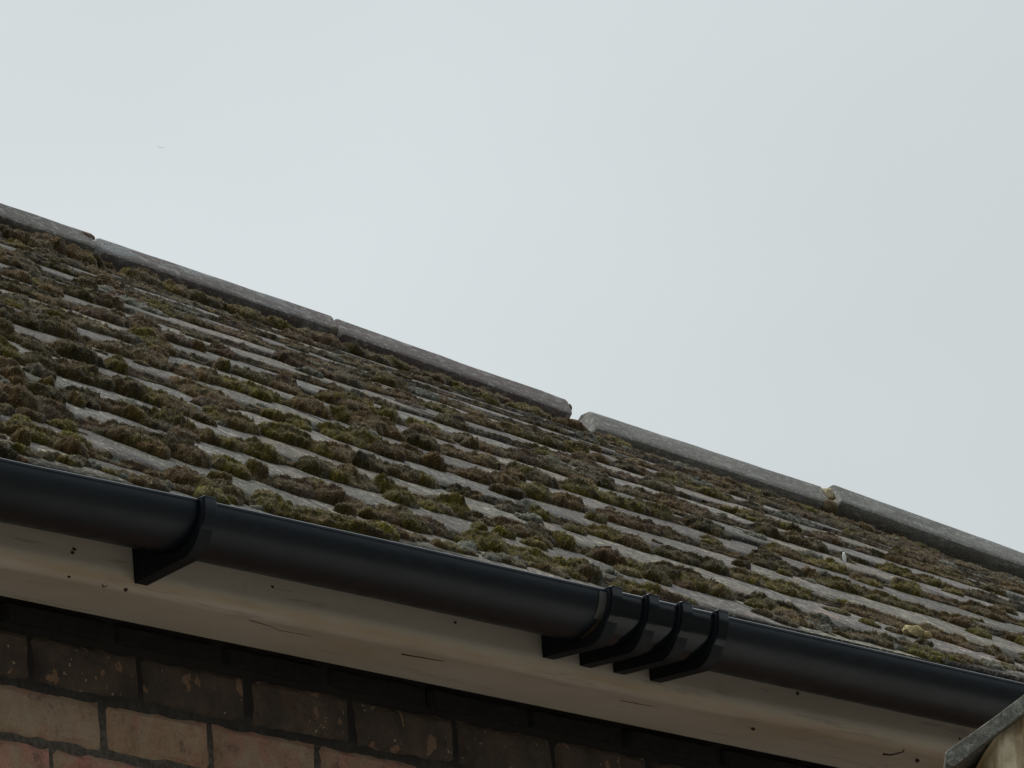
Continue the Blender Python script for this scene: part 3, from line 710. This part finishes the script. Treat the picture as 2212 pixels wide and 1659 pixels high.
    # cushions one can pick out in the photograph: px, py of the foot, width and height in px, colour
    for px, py, w, h, k in [
        (62, 990, 75, 30, 'green'), (140, 975, 70, 22, 'brown'), (162, 1012, 60, 22, 'olive'), (178, 975, 110, 34, 'green'), (330, 975, 120, 38, 'olive'),
        (345, 1065, 120, 26, 'brown'), (500, 1050, 80, 30, 'olive'), (600, 1090, 80, 24, 'olive'), (622, 1118, 90, 24, 'olive'), (700, 1070, 110, 34, 'olive'),
        (770, 1120, 62, 32, 'dark'), (852, 1122, 42, 22, 'dark'), (850, 1170, 112, 36, 'green'), (735, 1140, 70, 18, 'brown'), (890, 1095, 120, 34, 'olive'),
        (760, 1000, 80, 28, 'dark'), (640, 960, 180, 42, 'olive'), (585, 870, 90, 30, 'green'), (845, 905, 70, 20, 'olive'), (1035, 975, 66, 32, 'olive'),
        (1150, 1000, 110, 28, 'brown'), (1120, 1080, 130, 34, 'dark'), (1000, 1100, 60, 20, 'olive'), (1058, 1155, 60, 20, 'green'), (1115, 1170, 70, 22, 'green'),
        (1180, 1155, 60, 22, 'mauve'), (1310, 1135, 84, 32, 'olive'), (1460, 1165, 80, 26, 'mauve'), (1190, 1185, 80, 26, 'olive'), (1275, 1235, 80, 30, 'olive'),
        (1380, 1250, 100, 26, 'olive'), (1560, 1285, 120, 22, 'olive'), (1660, 1320, 100, 26, 'olive'), (1625, 1235, 60, 34, 'dark'), (1560, 1190, 90, 16, 'green'),
        (1850, 1165, 52, 18, 'olive'), (1985, 1225, 60, 16, 'brown'), (1480, 1120, 110, 20, 'brown'), (1720, 1250, 70, 20, 'olive'), (1830, 1330, 100, 14, 'olive'),
        (1900, 1270, 110, 20, 'olive'), (2080, 1290, 100, 20, 'olive'), (2170, 1345, 90, 26, 'brown'), (1905, 1360, 60, 20, 'olive'), (1955, 1375, 60, 20, 'brown'),
        (2020, 1405, 70, 22, 'dark'), (2100, 1440, 80, 22, 'brown'), (2190, 1435, 80, 24, 'brown'), (250, 700, 180, 34, 'mauve'), (330, 715, 120, 32, 'rust'),
        (390, 745, 160, 30, 'mauve'), (450, 765, 60, 34, 'brown'), (205, 640, 60, 18, 'tan'), (60, 640, 70, 18, 'mauve'), (150, 690, 70, 22, 'olive'),
        (110, 770, 120, 24, 'dark'), (350, 785, 60, 24, 'mauve'), (420, 820, 120, 22, 'mauve'), (60, 840, 110, 30, 'brown'), (165, 820, 60, 22, 'olive'),
        (290, 905, 140, 26, 'brown'), (150, 905, 80, 28, 'brown'), (160, 935, 110, 24, 'olive'), (20, 940, 80, 30, 'olive'), (90, 915, 90, 26, 'brown'),
        (420, 955, 100, 26, 'mauve'), (470, 890, 120, 26, 'mauve'), (550, 740, 70, 24, 'brown'), (720, 800, 160, 20, 'mauve'), (1010, 855, 60, 16, 'green'),
        (1140, 895, 120, 22, 'olive'), (940, 830, 70, 14, 'olive'), (230, 580, 70, 34, 'rust'), (160, 560, 120, 30, 'brown'), (35, 515, 90, 30, 'tan'),
        (440, 650, 60, 22, 'tan'), (330, 615, 100, 22, 'brown'), (1340, 970, 110, 22, 'rust'), (1260, 935, 90, 20, 'rust'), (850, 795, 90, 18, 'tan'),
        (1690, 1090, 60, 16, 'tan'), (1650, 1075, 60, 12, 'olive')]:
        x, s = px2roof(px, py)
        ax = w/1180/2*.72; H = h/1870*.74
        add(x-.012, s+ (.006 if s < .95 else 0), ax, min(max(ax*.55, .012), .04), H, k)
    for px, py, w, h in [(1580, 1050, 30, 12), (1868, 1160, 26, 12), (190, 615, 34, 12), (680, 790, 46, 14), (650, 775, 30, 10), (740, 815, 60, 14), (270, 690, 40, 10),
                         (2000, 1190, 34, 12), (2045, 1335, 40, 12), (300, 745, 40, 9), (560, 880, 36, 10), (1440, 1000, 30, 9), (120, 655, 30, 9), (1760, 1165, 26, 8), (1360, 1118, 40, 10), (2030, 1235, 44, 12)]:
        x, s = px2roof(px, py); add(x, s, w/1180/2*.8, w/1180/2*.6, h/1870*.8, 'pale')
    C = np.array(cush)
    lean = np.clip((C[:, 0]-2.5*C[:, 1]+.4)/1.6, 0, 1); high = np.clip((C[:, 1]-.45)/.4, 0, 1)*(C[:, 1] < .945)
    C[:, 4] *= (1.16-.36*lean)*(1-.34*high); C[:, 3] *= 1-.32*high
    # rasterise on a fine grid that follows the lean of the view over the roof
    dx = .0029; ds = .0029/RLEN
    nu = int(3.5/dx); ns = int(1.0/ds)
    u = -1.75+np.arange(nu)*dx; s = -.006+np.arange(ns)*ds
    UX, SS = np.meshgrid(u, s); XX = UX+2.5*SS+.03
    Hh = np.full(XX.shape, -1.0); K = np.zeros(XX.shape, int); CI = np.zeros(XX.shape, int)
    wx = (fbm(XX*55, SS*RLEN*55, 21, 3)-.5)*.020; wy = (fbm(XX*55+40, SS*RLEN*55, 22, 3)-.5)*.016
    PX = XX+wx; PY = SS*RLEN+wy
    for ci, (x, sc, a, b, H, k) in enumerate(C):
        i0 = int((sc*RLEN-b-.02)/RLEN/ds+.006/ds); i1 = int((sc*RLEN+b+.02)/RLEN/ds+.006/ds)+2
        i0 = max(i0, 0); i1 = min(i1, ns)
        if i1 <= i0: continue
        uc = x-2.5*sc-.03
        j0 = int((uc-a-.025-.10*0-2.5*.02+1.75)/dx); j1 = int((uc+a+.025+2.5*.02+1.75)/dx)+2
        j0 = max(j0, 0); j1 = min(j1, nu)
        if j1 <= j0: continue
        dX = (PX[i0:i1, j0:j1]-x)/a; dY = (PY[i0:i1, j0:j1]-sc*RLEN)/b
        r2 = dX*dX+dY*dY
        h = np.where(r2 < 1, H*np.sqrt(np.clip(1-r2, 0, 1))*(.72+.5*vnoise(PX[i0:i1, j0:j1]*60, PY[i0:i1, j0:j1]*60, ci % 50)), -1)
        sub = Hh[i0:i1, j0:j1]; w = h > sub
        sub[w] = h[w]; K[i0:i1, j0:j1][w] = int(k); CI[i0:i1, j0:j1][w] = ci
    m = Hh > 0
    # tufted surface
    tuft = (fbm(XX*120, SS*RLEN*120, 31, 2)-.45)*.0068 + (fbm(XX*300, SS*RLEN*300, 33, 2)-.5)*.0062
    hh = np.where(m, Hh+tuft*np.clip(Hh/.006, .25, 1), 0)
    ii, uu = row_u(XX, SS)
    slate = T0+TS*(1-uu)
    hgt = np.where(m, slate+np.maximum(hh, -.001), slate-.005)
    for r_, w_ in ((0, 0.0), (1, .35), (2, .75)): hgt[r_] = hgt[r_]*w_+(T0-.010)*(1-w_)
    P = roofP(XX, SS, hgt)
    # leave a body under the edge: outer ring vertices sink into the slate
    mm = m.copy(); mm[1:] |= m[:-1]; mm[:-1] |= m[1:]; mm[:, 1:] |= m[:, :-1]; mm[:, :-1] |= m[:, 1:]
    q = strip(ns, nu); mf = mm.ravel()
    keep = mf[q].all(1); q = q[keep]
    used = np.zeros(ns*nu, bool); used[q.ravel()] = True
    idx = np.cumsum(used)-1; q = idx[q]
    Pv = P.reshape(-1, 3)[used]
    pal = np.array([PAL[k] for k in KN]); colr = pal[K.ravel()[used]]
    ci = CI.ravel()[used]; Xf = XX.ravel()[used]; Sf = SS.ravel()[used]*RLEN; Hf = np.clip(Hh.ravel()[used], 0, 1)
    jit = rng.uniform(.75, 1.3, len(C))[ci]
    n1 = fbm(Xf*60, Sf*60, 61, 3)[:, None]; n2 = fbm(Xf*240, Sf*240, 62, 2)[:, None]; n3 = fbm(Xf*24, Sf*24, 63, 3)[:, None]
    colr = colr*jit[:, None]
    colr = colr*(1-np.clip((n3-.52)*5, 0, .7))+np.array(PAL['brown'])*np.clip((n3-.52)*5, 0, .7)
    pt = np.clip((n1-.60)*6, 0, .6); colr = colr*(1-pt)+np.array([.26, .21, .12])*pt
    colr = colr*np.clip(.12+1.85*n2, .2, 2)
    cols = np.concatenate([colr*.32, np.ones((len(colr), 1))], 1)  # body darkened to paint in the shade between shoots
    # shoots: thin blades standing on the cushions
    e1 = Pv[q[:, 1]]-Pv[q[:, 0]]; e2 = Pv[q[:, 3]]-Pv[q[:, 0]]
    nr = np.cross(e1, e2); nr /= np.linalg.norm(nr, axis=1, keepdims=True)+1e-12
    nr = np.where(nr[:, 2:3] < 0, -nr, nr)
    Hq = Hf[q[:, 0]]; pr = np.where(Hq > .003, 1.0, .35)
    sel = np.repeat(np.arange(len(q)), 2); sel = sel[rng.random(len(sel)) < pr[sel]*.95]
    nS = len(sel); f1 = rng.random((nS, 1)); f2 = rng.random((nS, 1))
    root = Pv[q[sel, 0]]+e1[sel]*f1+e2[sel]*f2
    pale = np.array([PAL['pale']])
    isp = (K.ravel()[used][q[sel, 0]] == KN.index('pale'))
    ln = rng.uniform(.0009, .0026, (nS, 1))*np.where(isp, .3, 1)[:, None]
    long_ = rng.random(nS) < .008; ln[long_ & ~isp] *= 2.6
    up = nr[sel]*.75+rng.normal(0, .48, (nS, 3))+np.array([0, -.1, .25]); up /= np.linalg.norm(up, axis=1, keepdims=True)
    sd_ = np.cross(up, rng.normal(0, 1, (nS, 3))); sd_ /= np.linalg.norm(sd_, axis=1, keepdims=True)+1e-9
    wd_ = rng.uniform(.0004, .0009, (nS, 1))
    a_ = root-up*.001-sd_*wd_; b_ = root-up*.001+sd_*wd_; t_ = root+up*ln
    base = len(Pv)
    tv = np.stack([a_, b_, t_], 1).reshape(-1, 3)
    tri = base+np.arange(nS*3).reshape(-1, 3)
    bc = colr[q[sel, 0]]
    tipm = rng.uniform(.0, 1.0, (nS, 1))**1.7
    clump = fbm(Xf[q[sel, 0]]*330, Sf[q[sel, 0]]*330, 71, 2)[:, None]
    tipm = np.clip(tipm*(.18+2.7*np.clip(clump-.35, 0, 1)*2), 0, 1)
    tip = bc*2.7*(1-tipm)+np.array([.62, .55, .38])*tipm
    orange = long_[:, None]*1.0; tip = tip*(1-orange*.7)+np.array([.25, .11, .03])*orange*.7
    tc_ = np.stack([bc*.55, bc*.55, tip], 1).reshape(-1, 3)  # shoot roots darkened too, crevice shade put into the colour
    cols = np.concatenate([cols, np.concatenate([tc_, np.ones((len(tc_), 1))], 1)])
    print('moss verts', len(Pv), 'quads', len(q), 'blades', nS)
    return np_mesh('moss', np.concatenate([Pv, tv]), q, cols, tri)
moss = link('moss', build_moss(), M_moss)
tag(moss, 'green and brown moss growing in cushions along the slate laps', 'moss', kind='stuff')

# ------------------------------------------------------------------ loose things on the roof
def roof_pt(px, py, h=.0): x, s = px2roof(px, py); return roofP(x, s, T0+TS*.5+h)
c = roof_pt(1968, 1376, .008)
st = blob('stone_chip', c, (.021, .012, .0095), 15, attr_mat('yellow_stone', .9, .002, 150), None, (.44, .36, .19), cube=.55, sub=2, rough=.5, freq=2.6)
st.data.polygons.foreach_set('use_smooth', np.zeros(len(st.data.polygons), bool)); tag(st, 'broken pale yellow stone chip lying on the moss above the right end of the gutter', 'stone')
c = roof_pt(1996, 1382, .006)
st = blob('stone_chip', c, (.011, .008, .007), 19, st.data.materials[0], None, (.34, .26, .12), cube=.5, sub=2, rough=.5, freq=2.6)
tag(st, 'small ochre stone crumb right beside the larger yellow stone chip', 'stone')
c = roof_pt(1818, 1222, .012)
ft = blob('feather', c, (.0042, .0022, .0095), 9, plain_mat('white_down', (.75, .75, .73), .9), None, (.8, .8, .8), rough=.2)
tag(ft, 'tiny white downy feather standing upright in the moss', 'feather')

# ------------------------------------------------------------------ neighbour's stone gable, bottom right
vh = np.array([math.cos(PSI), math.sin(PSI), 0]); rh = np.array([math.sin(PSI), -math.cos(PSI), 0])
DG = 11.6
def on_gable(px, py, back=0.0):
    d = ray(px, py); q = CP + d*DG/(d @ vh); return q+vh*back
gb = empty('stone_gable', tuple(on_gable(2300, 1700))); tag(gb, 'rough yellow stone gable end under a grey coping, in the bottom right corner', 'gable wall')
def slab(name, poly, depth, mat_, parent, back=0.0, amp=.003, seed=1, n=60):
    # outline resampled, front and back loops
    pts = []
    for i in range(len(poly)):
        a = np.array(poly[i]); b = np.array(poly[(i+1) % len(poly)]); k = max(2, min(120, int(np.linalg.norm(b-a)/9)))
        for j in range(k): pts.append(a+(b-a)*j/k)
    pts = np.array(pts)
    jn = fbm(pts[:, 0]*.05, pts[:, 1]*.05, seed, 3)-.5
    pts = pts+np.stack([jn*amp*1800, -jn*amp*1800], -1)*.5
    V_ = [tuple(on_gable(p[0], p[1], back)) for p in pts]+[tuple(on_gable(p[0], p[1], back)+vh*depth) for p in pts]; k = len(pts)
    F = [tuple(range(k)), tuple(range(k, 2*k))[::-1]]+[(i, i+k, (i+1) % k+k, (i+1) % k) for i in range(k)]
    me = bpy.data.meshes.new(name); me.from_pydata(V_, [], F); fix_normals(me)
    o = link(name, me, mat_, parent, smooth=False); auto_smooth(o, 50)
    bv = o.modifiers.new('b', 'BEVEL'); bv.width = .0012; bv.segments = 2; bv.limit_method = 'ANGLE'; bv.angle_limit = math.radians(50)
    return o
slab('coping', [(2041, 1628), (2046, 1621), (2090, 1590), (2150, 1547), (2212, 1500), (3400, 600), (3426, 636), (2212, 1541), (2150, 1588), (2100, 1626), (2063, 1655), (2052, 1656), (2044, 1648)], .35, M_coping, gb, 0, .002, 4)
def stone_face():
    n, m_ = 150, 90
    U_, T_ = np.meshgrid(np.linspace(0, 1, n), np.linspace(0, 1, m_))
    top = np.stack([2108+U_*1290, 1612-U_*985], -1)          # underside of the coping
    bx = 2108+U_*1290; tx = bx+ (T_*18)*0
    left = 6*np.sin(T_*12)*(1-U_)
    X = bx+left-0*T_; Tq = T_**3; Y = (1618-U_*985)*(1-Tq)+9300*Tq
    # rounded outer corner
    rnd = np.clip(.047-U_, 0, 1)/.047
    P = np.zeros((m_, n, 3))
    for i in range(m_):
        for j in range(n):
            P[i, j] = on_gable(X[i, j], Y[i, j]+26*rnd[i, j]**2*(1-Tq[i, j])**60, .012+.05*rnd[i, j]**2)
    d = (fbm(X*.016, Y*.016, 8, 4)-.5)*.035
    P -= vh[None, None]*d[..., None]
    return np_mesh('stone', P.reshape(-1, 3), strip(m_, n)[:, ::-1])
o = link('stonework', stone_face(), M_stone, gb)
slab('shadow_joint', [(2058, 1652), (2130, 1600), (3390, 646), (3390, 9280), (2075, 9280)], .24, plain_mat('shaded_stonework', (.05, .04, .03), .95), gb, .085, .001, 6)  # wall body coloured near black to paint the shade under the coping

# ------------------------------------------------------------------ distant bird
d = ray(346, 317.5); c = CP+d*900
bm = bmesh.new()
r3 = RR; u3 = UU; w = .42
pts = [(-w, .10), (-w*.55, .07), (-.1, -.04), (.05, -.08), (.3, -.05), (w*.8, -.02), (w, -.06)]
top = [(.0, .0), (.0, .05), (.0, .07), (.0, .10), (.0, .07), (.0, .05), (.0, .0)]
ring = []
for (a, b), (_, t) in zip(pts, top):
    cen = c+r3*a+u3*b; rr = .008+t*.35
    ring.append([bm.verts.new(cen+u3*math.cos(q)*rr*.6+V*math.sin(q)*rr*1.8+r3*0) for q in np.linspace(0, 2*math.pi, 8, endpoint=False)])
for i in range(len(ring)-1):
    for j in range(8): bm.faces.new((ring[i][j], ring[i][(j+1) % 8], ring[i+1][(j+1) % 8], ring[i+1][j]))
bm.faces.new(ring[0][::-1]); bm.faces.new(ring[-1])
me = bpy.data.meshes.new('bird'); bm.to_mesh(me); bm.free(); fix_normals(me)
tag(link('bird', me, plain_mat('hazed_feathers', (.85, .87, .88), .9)), 'tiny faint bird gliding far away in the overcast sky', 'bird')  # pale colour stands in for distance haze
